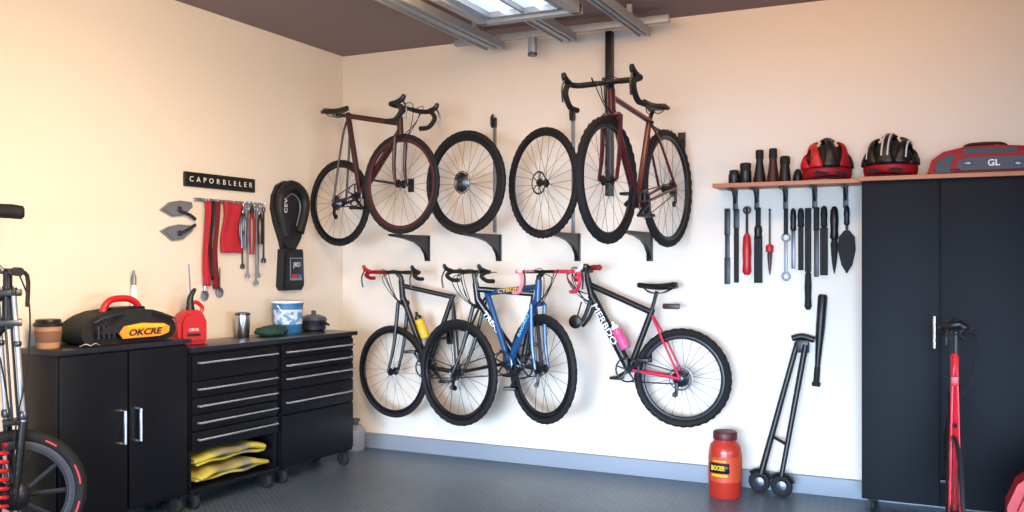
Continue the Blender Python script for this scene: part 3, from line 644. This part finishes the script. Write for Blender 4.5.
canister(3.11,-0.14,([(0.03,0),(0.036,0.01),(0.036,0.08)],[(0.03,0),(0.034,0.02),(0.034,0.045),(0.02,0.05)]),'black canister with ribbed lid')
canister(3.195,-0.14,([(0.04,0),(0.038,0.02),(0.022,0.12),(0.02,0.15)],[(0.024,0),(0.024,0.05),(0.018,0.055)]),'black tapered funnel bottle')
canister(3.275,-0.14,([(0.038,0),(0.036,0.02),(0.026,0.10),(0.022,0.15)],[(0.026,0),(0.024,0.055),(0.018,0.06)]),'black tapered bottle with dark cap',m=DWINE)
canister(3.345,-0.14,([(0.034,0),(0.034,0.02),(0.026,0.11)],[(0.03,0),(0.03,0.04),(0.022,0.05)]),'short black tapered bottle')
canister(3.41,-0.07,([(0.028,0),(0.03,0.02),(0.028,0.05)],[(0.024,0),(0.02,0.02),(0.008,0.035)]),'round black pot with lid')
def helmet(x,y,w,h,dp,lab,cols,skirt,yaw=0,lines=None):
    T=Thing('bicycle_helmet',(x,y,zt),lab,'helmet','bicycle helmets on the shelf')
    c=V((x,y,zt+0.068)); H=h-0.068
    cy,sy=math.cos(yaw),math.sin(yaw)
    def rot(p): return c+V((p.x*cy-p.y*sy,p.x*sy+p.y*cy,p.z))
    def pt(lat,el,k=1.0):
        cl=math.cos(lat); sz=math.sin(el)
        return rot(V((math.sin(lat)*w/2*k,-cl*math.cos(el)*dp/2*k,cl*abs(sz)**0.9*H*k*(1 if sz>=0 else -1))))
    R=math.radians
    T.part('liner',MB().grid(lambda a,b:pt(R(-88+176*b),R(1+178*a),0.86),24,20),BLACK,ang=80,solid=0.006)
    bounds=[-88,-56,-20,20,56,88]
    for i in range(5):
        L0,L1=bounds[i],bounds[i+1]
        def f(a,b,L0=L0,L1=L1,i=i):
            el=2+176*a
            g=12*max(0,math.sin(math.pi*(el-10)/150))**0.5 if 10<el<160 else 0
            g*= (0.2+0.8*min(1,abs(el-84)/10)) if abs(el-84)<10 else 1
            l0=L0+(g if i>0 else 0); l1=L1-(g if i<4 else 0)
            lat=l0+(l1-l0)*b
            bul=1+0.07*math.sin(math.pi*b)
            return pt(R(lat),R(el),bul)
        T.part('shell_panel',MB().grid(f,32,6),cols[i],ang=80,solid=0.012)
    if lines:
        for la in (-38,-6,6,38):
            T.part('stripe',MB().tube([pt(R(la+(0.12*la if abs(la)>20 else 0)),R(e),1.095) for e in range(14,130,8)],0.005,6),lines)
    def sk(a,b):
        t=2*math.pi*a
        lobes=0.010*math.cos(2*t)
        k=1.0+0.02*math.sin(b*3)-0.08*b**2
        return rot(V((math.cos(t)*w/2*k,math.sin(t)*dp/2*k,0.004-(0.055+lobes)*b)))
    T.part('lower_shell',MB().grid(sk,40,5),skirt,ang=80,solid=0.008)
    for sg in (-1,1):
        T.part('side_vent',MB().prism([(-0.045,-0.012),(0.035,-0.018),(0.045,-0.004),(-0.03,0.006)],rot(V((sg*w*0.2,-dp*0.47,-0.02))),V((cy,sy,0)),UP,V((sy,-cy,0)),0.008,0.002),BLACK)
        T.part('chin_strap',MB().tube(smooth([c+V((sg*w*0.40,-dp*0.2,-0.03)),c+V((sg*w*0.34,-dp*0.42,-0.055)),c+V((sg*w*0.1,-dp*0.52,-0.058))],4),0.005,5),BLACK)
HWH=mat('helmet_white',(206,204,210),0.4)
helmet(3.585,-0.13,0.275,0.24,0.22,'red and black vented bicycle helmet on the shelf',[REDP,REDP,BPLAST,DREDP,BPLAST],DREDP,yaw=0.35)
helmet(3.935,-0.17,0.285,0.24,0.24,'black bicycle helmet with white lines and red lower rim',[BPLAST,BPLAST,BPLAST,BPLAST,BPLAST],DREDP,yaw=-0.2,lines=HWH)
T=Thing('carry_case',(4.41,-0.18,zt),'rounded red carry case with black and grey front panel','case')
c=V((4.41,-0.06,zt)); X1=V((1,0,0)); Y1=V((0,-1,0))
T.part('body',MB().prism([(-0.25,0.0),(0.27,0.0),(0.29,0.02),(0.29,0.07),(0.265,0.115),(0.20,0.143),(0.06,0.155),(-0.08,0.153),(-0.20,0.13),(-0.26,0.085),(-0.28,0.02)],c,X1,UP,Y1,0.22,0.03),mat('case_red',(150,12,26),0.5,spec=0.25),ang=60)
T.part('front_panel',MB().prism([(-0.11,0.018),(0.20,0.018),(0.225,0.04),(0.215,0.078),(0.18,0.09),(-0.08,0.09),(-0.13,0.07),(-0.135,0.035)],c+Y1*0.215,X1,UP,Y1,0.018,0.004),mat('case_grey',(66,63,72),0.5,0.2))
T.part('guard',MB().prism([(-0.24,0.01),(-0.16,0.01),(-0.17,0.05),(-0.14,0.10),(-0.17,0.11),(-0.235,0.07)],c+Y1*0.212,X1,UP,Y1,0.012,0.003),BPLAST)
T.part('guard',MB().prism([(0.22,0.01),(0.262,0.01),(0.264,0.07),(0.24,0.095),(0.232,0.08),(0.245,0.04)],c+Y1*0.212,X1,UP,Y1,0.012,0.003),BPLAST)
T.part('top_panel',MB().prism([(-0.12,0.105),(0.17,0.105),(0.15,0.138),(-0.09,0.14)],c+Y1*0.18,X1,UP,Y1,0.042,0.004),BPLAST)
T.part('handle',MB().tube(smooth([c+V((-0.10,-0.11,0.14)),c+V((-0.07,-0.11,0.168)),c+V((0.08,-0.11,0.168)),c+V((0.12,-0.11,0.14))],5),0.011,8),BPLAST)
T.part('latch',MB().box(c+V((-0.08,-0.236,0.06)),(0.04,0.012,0.022),bev=0.004),DSTEEL)
T.part('latch',MB().box(c+V((0.16,-0.236,0.05)),(0.035,0.012,0.022),bev=0.004),DSTEEL)
T.text('lettering','GL',c+V((0.045,-0.233,0.054)),X1,UP,0.048,WHITE,bold=0.001)

BX=V((1,0,0)); BN=V((0,-1,0))
def tool(name,lab,cat,x,parts):
    yo=-max([0.009]+[p[4]/2+0.001 for p in parts if p[1] in('round','taper','rod')])
    T=Thing(name,(x,yo,min(p[3] for p in parts)),lab,cat,'hand tools below the shelf')
    for (pn,kind,z1,z0,w,m) in parts:
        if kind=='bar': mb=MB().box((x,yo,(z0+z1)/2),(w,0.016,z1-z0),bev=0.004)
        elif kind=='round':
            h=z1-z0; mb=MB().lathe((x,yo,z0),UP,[(w*0.28,0),(w*0.5,h*0.08),(w*0.44,h*0.3),(w*0.5,h*0.6),(w*0.42,h*0.9),(w*0.2,h)],14)
        elif kind=='taper':
            h=z1-z0; mb=MB().lathe((x,yo,z0),UP,[(0.002,0),(w*0.3,h*0.3),(w*0.5,h*0.85),(w*0.35,h)],12)
        elif kind=='rod': mb=MB().tube([(x,yo,z0),(x,yo,z1)],w/2,8)
        elif kind=='ring': mb=MB().ring(V((x,yo,(z0+z1)/2)),BX,UP,(z1-z0)/2-0.005,0.006,N=20,n=6)
        elif kind=='spade':
            h=z1-z0; mb=MB().prism([(0,0),(w*0.3,h*0.2),(w*0.5,h*0.55),(w*0.45,h*0.85),(w*0.15,h),(-w*0.15,h),(-w*0.45,h*0.85),(-w*0.5,h*0.55),(-w*0.3,h*0.2)],(x,yo+0.006,z0),BX,UP,BN,0.012,0.003)
        T.part(pn,mb,m)
    T.part('peg',MB().tube([(x,0,1.735),(x,yo-0.03,1.735)],0.004,6),BLACK)
tool('pry_bar','black flat pry bar hanging below the shelf','hand tool',2.97,[('handle','bar',1.75,1.58,0.036,BPLAST),('shaft','bar',1.59,1.43,0.028,BPLAST),('tip','bar',1.44,1.27,0.036,BPLAST)])
tool('file','narrow black metal file below the shelf','hand tool',3.027,[('handle','bar',1.745,1.62,0.036,BPLAST),('shaft','bar',1.63,1.28,0.03,BLACK)])
tool('screwdriver','tool with black shaft and long red handle','screwdriver',3.096,[('shaft','rod',1.75,1.58,0.016,BPLAST),('head','ring',1.76,1.71,0.03,BPLAST),('handle','round',1.59,1.33,0.055,REDP)])
tool('pliers','black long-handled pliers hanging below the shelf','pliers',3.165,[('jaw','bar',1.75,1.62,0.03,BLACK),('joint','round',1.64,1.56,0.05,BPLAST),('handle','bar',1.57,1.28,0.05,BLACK)])
tool('scraper','thin dark tool with red cross guard','hand tool',3.235,[('shaft','rod',1.74,1.5,0.012,DSTEEL),('guard','round',1.52,1.47,0.05,REDP),('tip','taper',1.48,1.33,0.03,DWINE)])
tool('wrench','silver ring wrench hanging below the shelf','wrench',3.33,[('neck','bar',1.74,1.58,0.026,BLACK),('ring_end','ring',1.59,1.535,0.026,DSTEEL),('shaft','bar',1.545,1.34,0.018,GREYF),('lower_ring','ring',1.35,1.295,0.026,DSTEEL)])
tool('chisel','slim dark chisel with round handle','chisel',3.375,[('handle','round',1.74,1.6,0.036,BPLAST),('blade','bar',1.6,1.37,0.02,DSTEEL)])
tool('file','black metal file with round handle','hand tool',3.42,[('handle','round',1.74,1.62,0.04,BLACK),('shaft','bar',1.62,1.36,0.03,BLACK)])
tool('long_lever','long black lever bar with round tip','hand tool',3.463,[('shaft','bar',1.74,1.35,0.036,BLACK),('tip','round',1.36,1.12,0.042,BLACK)])
tool('chisel','black flat chisel below the shelf','chisel',3.51,[('handle','bar',1.745,1.6,0.034,BLACK),('blade','bar',1.6,1.32,0.028,BPLAST)])
tool('rasp','wide black rasp below the shelf','hand tool',3.555,[('handle','round',1.75,1.62,0.042,BLACK),('blade','bar',1.62,1.33,0.044,BLACK)])
tool('screwdriver','black screwdriver with thick handle','screwdriver',3.615,[('handle','round',1.745,1.54,0.05,BPLAST),('blade','taper',1.55,1.34,0.044,BLACK)])
tool('trowel','black pointed hand trowel below the shelf','trowel',3.685,[('handle','round',1.75,1.63,0.035,BPLAST),('shaft','rod',1.64,1.58,0.016,DSTEEL),('blade','spade',1.60,1.34,0.10,BLACK)])
T=Thing('long_baton',(3.52,-0.03,0.65),'black tapered baton hanging on the wall','bat')
a=V((3.55,-0.03,1.215)); b=V((3.51,-0.03,0.66)); dd=(b-a)
T.part('barrel',MB().lathe(a,dd,[(0.02,0),(0.028,0.015),(0.027,0.2),(0.018,0.38),(0.015,0.44)],16),BPLAST)
T.part('grip',MB().lathe(a+dd.normalized()*0.44,dd,[(0.017,0),(0.018,0.09),(0.026,0.1),(0.024,0.118)],16),BLACK)
T=Thing('plastic_jar',(3.02,-0.3,0),'orange-red plastic jar with dark lid standing on the floor','jar')
T.part('body',MB().lathe((3.02,-0.3,0),UP,[(0.088,0),(0.097,0.012),(0.098,0.27),(0.09,0.31),(0.066,0.335),(0.064,0.35)],32),mat('jar_red',(172,44,30),0.35,coat=0.2))
T.part('lid',MB().lathe((3.02,-0.3,0.345),UP,[(0.07,0),(0.072,0.008),(0.072,0.04),(0.066,0.048)],32),mat('jar_lid',(84,24,28),0.5))
T.part('label_band',MB().lathe((3.02,-0.3,0.10),UP,[(0.0975,0),(0.0995,0.001),(0.0995,0.15),(0.0975,0.151)],32),mat('label_orange',(186,66,32),0.5))
fx=(CAM-V((3.02,-0.3,1.42))); fx.z=0; fx.normalize(); ux=V((-fx.y,fx.x,0))
def curved(z0,z1,a0,a1,r):
    return MB().grid(lambda a,b: V((3.02,-0.3,z0+(z1-z0)*b))+(fx*math.cos(a0+(a1-a0)*a)+ux*math.sin(a0+(a1-a0)*a))*r,14,2)
T.part('label_plate',curved(0.155,0.215,-1.1,0.25,0.1005),BPLAST,solid=0.001)
T.part('label_stripe',curved(0.135,0.148,-0.9,0.15,0.1008),YEL,solid=0.001)
T.part('label_stripe',curved(0.222,0.23,-0.8,0.05,0.1008),YEL,solid=0.001)
fx2=fx*math.cos(-0.4)+ux*math.sin(-0.4); ux2=V((-fx2.y,fx2.x,0))
T.text('lettering','BOOER',V((3.02,-0.3,0.185))+fx2*0.1035,ux2,UP,0.04,YEL,width=0.085,off=0.0,bold=0.001)
T=Thing('folding_scooter',(3.3,-0.1,0),'black folded push scooter leaning on the wall','scooter')
top=V((3.435,-0.06,0.93)); w1=V((3.19,-0.12,0.065)); w2=V((3.33,-0.17,0.065))
T.part('deck_tube',MB().tube([top-V((0.03,0,0.01)),w1+V((0.01,0,0.05))],[0.016,0.02],10),BPLAST)
T.part('steering_tube',MB().tube([top+V((0.02,-0.01,-0.02)),w2+V((0,0,0.06))],[0.018,0.015],10),BPLAST)
T.part('handle_head',MB().tube(smooth([top+V((-0.06,0,0.015)),top+V((0,0,0.03)),top+V((0.07,0,0.01))],4),0.019,10).box(top-V((0,0,0.03)),(0.08,0.04,0.08),bev=0.012),BPLAST)
T.part('brace',MB().tube([w1.lerp(top,0.32)+V((0.005,0,0)),w2.lerp(top,0.28)],0.01,8),BPLAST)
for w in (w1,w2):
    k=T.part('wheel',MB().ring(w,BX,UP,0.045,0.02,N=32,n=8),TYRE)
    T.part('hub',MB().lathe(w-V((0,-0.015,0)),(0,-1,0),[(0.03,0),(0.03,0.03),(0.012,0.034)],18),DSTEEL,k)
    T.part('fender',MB().tube(arc(w,BX,UP,0.075,0.3,2.4,8),0.01,6),BPLAST,k)
T=Thing('metal_flask',(0.2,-0.13,0),'short wide grey metal canister in the corner','canister')
T.part('body',MB().lathe((0.2,-0.13,0),UP,[(0.076,0),(0.082,0.01),(0.082,0.15),(0.05,0.185)],24),mat('pale_metal',(160,162,172),0.4,0.4))
T.part('valve',MB().lathe((0.2,-0.13,0.185),UP,[(0.03,0),(0.03,0.025),(0.045,0.03),(0.045,0.042),(0.01,0.05)],16),DSTEEL)

# ------------------------------------------------------------ front-left bike
d=V((0.59,0.807,0)).normalized(); n=V((0.807,-0.59,0)).normalized()
fc=V((0.30,-2.95,0.32))-d*0.02
T=Thing('bicycle',(0.1,-3.2,0),'bicycle with silver suspension fork and red coil spring','bicycle')
wh=wheel(T,fc,d,0.306,0.028,0.1,rimw=0.024,rimm=mat('grey_rim',(62,66,76),0.45,0.3),side=n,ns=10,spr=0.012,spm=mat('grey_spoke',(44,47,55),0.45,0.2))
T.part('inner_rim',MB().ring(fc+n*0.012,d,UP,0.222,0.007,N=56,n=6),DSTEEL,wh)
T.part('hub_cap',MB().lathe(fc+n*0.03,n,[(0.065,0),(0.065,0.012),(0.045,0.028),(0.015,0.034)],20),RIMB,wh)
for (a0,a1) in ((0.1,0.45),(-0.45,-0.2),(0.9,1.1)):
    T.part('tire_marking',MB().tube(arc(fc+n*0.0265,d,UP,0.278,a0,a1,6),0.0045,6),mat('marking_red',(204,60,66),0.6),wh)
rc=fc-d*1.0
wheel(T,rc,d,0.306,0.028,0.1,side=n)
hd=fc-d*0.03+UP*1.03
SILV=mat('satin_silver',(176,180,188),0.42,0.6)
for sg in (-1,1):
    o=n*sg*0.05+d*sg*0.035
    T.part('fork_lower',MB().tube([fc+n*sg*0.055+UP*0.0,fc+o*1.0+UP*0.35+d*0.0],[0.016,0.02],10),BPLAST)
    T.part('fork_stanchion',MB().tube([fc+o+UP*0.33,fc+o-d*0.04+UP*0.95],[0.013,0.0115],12),SILV)
    T.part('fork_collar',MB().lathe(fc+o+UP*0.36,UP,[(0.02,0),(0.024,0.01),(0.024,0.03),(0.019,0.04)],12),DSTEEL)
    T.part('fork_band',MB().lathe(fc+o-d*0.025+UP*0.70,UP,[(0.014,0),(0.018,0.006),(0.018,0.02),(0.014,0.026)],12),DSTEEL)
    T.part('fork_cap',MB().lathe(fc+o-d*0.04+UP*0.945,UP,[(0.018,0),(0.02,0.01),(0.014,0.03)],12),BPLAST)
    T.part('inner_rod',MB().tube([fc+o*0.35+UP*0.36,fc+o*0.35-d*0.035+UP*0.92],0.006,8),DSTEEL)
T.part('cable',MB().tube(smooth([hd+d*0.05+n*0.1,hd+d*0.09-UP*0.15+n*0.08,fc+d*0.05+UP*0.6+n*0.08,fc+n*0.075+UP*0.3,fc+n*0.07+UP*0.05],6),0.004,6),BLACK)
T.part('cable',MB().tube(smooth([hd-d*0.05+n*0.1,hd-d*0.1-UP*0.1+n*0.08,fc-d*0.06+UP*0.65+n*0.07,fc-d*0.02+n*0.065+UP*0.38],6),0.004,6),BLACK)
T.part('fork_brace',MB().box(fc+UP*0.345,(0.10,0.12,0.022),d,n,0.006),BPLAST)
T.part('fork_crown',MB().box(hd-UP*0.08,(0.12,0.13,0.03),d,n,0.008),DSTEEL)
T.part('fork_crown',MB().box(hd-UP*0.22,(0.12,0.13,0.03),d,n,0.008),DSTEEL)
T.part('frame',MB().tube([hd-UP*0.05,hd-UP*0.25],0.024,12).tube([hd-UP*0.2,fc-d*0.55+UP*0.05],0.024,10).tube([hd-UP*0.08,fc-d*0.65+UP*0.55],0.02,10).tube([fc-d*0.65+UP*0.6,fc-d*0.55+UP*0.03],0.02,10).tube([fc-d*0.55,rc+n*0.06],0.012,8).tube([fc-d*0.65+UP*0.5,rc+n*0.06],0.011,8),BPLAST)
T.part('seatpost',MB().tube([fc-d*0.65+UP*0.55,fc-d*0.68+UP*0.7],0.014,8),BPLAST)
saddle(T,fc-d*0.68+UP*0.72,d,n)
hc=hd+UP*0.02
bar=T.part('handlebar',MB().tube(smooth([hc-d*0.10-n*0.28,hc-d*0.08-n*0.1,hc,hc+d*0.02+n*0.1,hc+d*0.04+n*0.25],4),0.014,8),BPLAST)
T.part('grip',MB().tube([hc+d*0.03+n*0.14,hc+d*0.05+n*0.28],0.02,10),BLACK,bar)
T.part('brake_lever',MB().tube(smooth([hc+d*0.03+n*0.1,hc+d*0.08+n*0.12-UP*0.02,hc+d*0.08+n*0.16-UP*0.16],4),0.01,8),BPLAST,bar)
T.part('stem',MB().tube([hd-UP*0.05,hc],0.02,10),BPLAST)
T.part('bar_extension',MB().tube(smooth([hc-d*0.02,hc-d*0.14+UP*0.15,hc-d*0.20+UP*0.27]),0.012,8),DSTEEL,bar)
T.part('upper_grip',MB().tube([hc-d*0.20+UP*0.28,hc-d*0.17+UP*0.285,hc+d*0.02+UP*0.28,hc+d*0.06+UP*0.275,hc+d*0.07+UP*0.275],[0.02,0.032,0.034,0.032,0.018],12),BLACK,bar)
s0=fc-d*0.065+n*0.12-UP*0.02
T.part('coil_spring',MB().tube([s0+(d*math.cos(a)+n*math.sin(a))*0.034+UP*(0.0064*a) for a in [i*0.35 for i in range(0,125)]],0.0095,8),REDP)
T.part('shock_body',MB().tube([s0-UP*0.03,s0+UP*0.30],0.014,10),BPLAST)

# ------------------------------------------------------------ slim red bike seen from behind, by the tall cabinet
T,P,d,n=bike('bicycle','slim red bicycle standing with its front wheel near the cabinet',
 (4.262,-1.50,0.335),(4.258,-0.72,0.335),0.335,0.335,dict(sad=(0.10,1.14),st=(0.10,1.00),bb=(0.36,0.29),ht=(0.64,0.96),hb=(0.66,0.80),bar=(0.67,1.04)),
 RED,fork=BPLAST,stay=RED,fyaw=83,ryaw=85,bar='flat',barW=0.09,baryaw=-84,tr=0.009,rimw=0.005,tr_=0.0125,sadW=0.13,sadL=0.28,group='bicycles standing on the floor',hw=0.38,head=0.014)
T.part('rear_light',MB().box(P(0.06,0.90),(0.02,0.03,0.04),d,n,0.004),REDP)
T.part('frame_sleeve',MB().tube([P(0.10,1.0),P(0.19,0.70)],0.0165,12),RED)
T.part('brake_bridge',MB().tube([P(0.1,0.70,-0.022),P(0.1,0.70,0.022)],0.008,8),BPLAST)
# red can
c=V((4.64,-1.11,0))
T=Thing('fuel_can',c,'red plastic fuel can on the floor','fuel can')
T.part('body',MB().prism([(-0.15,0),(0.15,0),(0.17,0.03),(0.17,0.40),(0.12,0.48),(0.02,0.51),(-0.06,0.50),(-0.13,0.44),(-0.17,0.34),(-0.175,0.03)],c,BX,UP,BN,0.2,0.04),REDP,ang=60)
T.part('handle',MB().tube(smooth([c+V((-0.08,-0.1,0.49)),c+V((-0.04,-0.1,0.55)),c+V((0.06,-0.1,0.55)),c+V((0.11,-0.1,0.48))],4),0.014,8),BPLAST)
T.part('cap',MB().lathe(c+V((0.1,-0.1,0.48)),(0.5,0,1),[(0.03,0),(0.03,0.04),(0.02,0.05)],16),BPLAST)

# ------------------------------------------------------------ lights, world, camera
def area(name,loc,target,size,size_y,power,col,spread=180):
    l=bpy.data.lights.new(name,'AREA'); l.shape='RECTANGLE'; l.size=size; l.size_y=size_y; l.energy=power; l.color=col; l.spread=math.radians(spread)
    o=bpy.data.objects.new(name,l); COL.objects.link(o); o.location=loc
    o.rotation_euler=(V(target)-V(loc)).to_track_quat('-Z','Y').to_euler()
area('daylight_opening',(3.6,-7.8,1.0),(2.7,0,-0.6),4.5,1.6,150,(0.58,0.77,1.0),52)
area('daylight_side',(6.3,-3.2,0.9),(0.6,-0.8,-0.2),2.4,0.9,36,(0.68,0.83,1.0),80)
area('warm_ceiling_lamp',(3.0,-1.5,2.92),(2.9,0.0,2.3),3.2,0.3,35,(1.0,0.58,0.27))
area('warm_side_fill',(2.4,-3.4,2.75),(0.0,-2.0,1.7),0.7,2.8,118,(1.0,0.72,0.44),130)  # added warm fill to brighten the left wall; stands for no fixture
w=bpy.data.worlds.new('world'); bpy.context.scene.world=w; w.use_nodes=True
w.node_tree.nodes['Background'].inputs[0].default_value=(0.74,0.84,1.0,1); w.node_tree.nodes['Background'].inputs[1].default_value=0.78
cam=bpy.data.cameras.new('camera'); cam.lens=915*36/1024; cam.sensor_width=36; cam.shift_y=4.5/1024
co=bpy.data.objects.new('camera',cam); COL.objects.link(co); co.location=CAM; co.rotation_euler=(math.radians(90),0,math.radians(25.58))
bpy.context.scene.camera=co
bpy.context.scene.view_settings.view_transform='Standard'
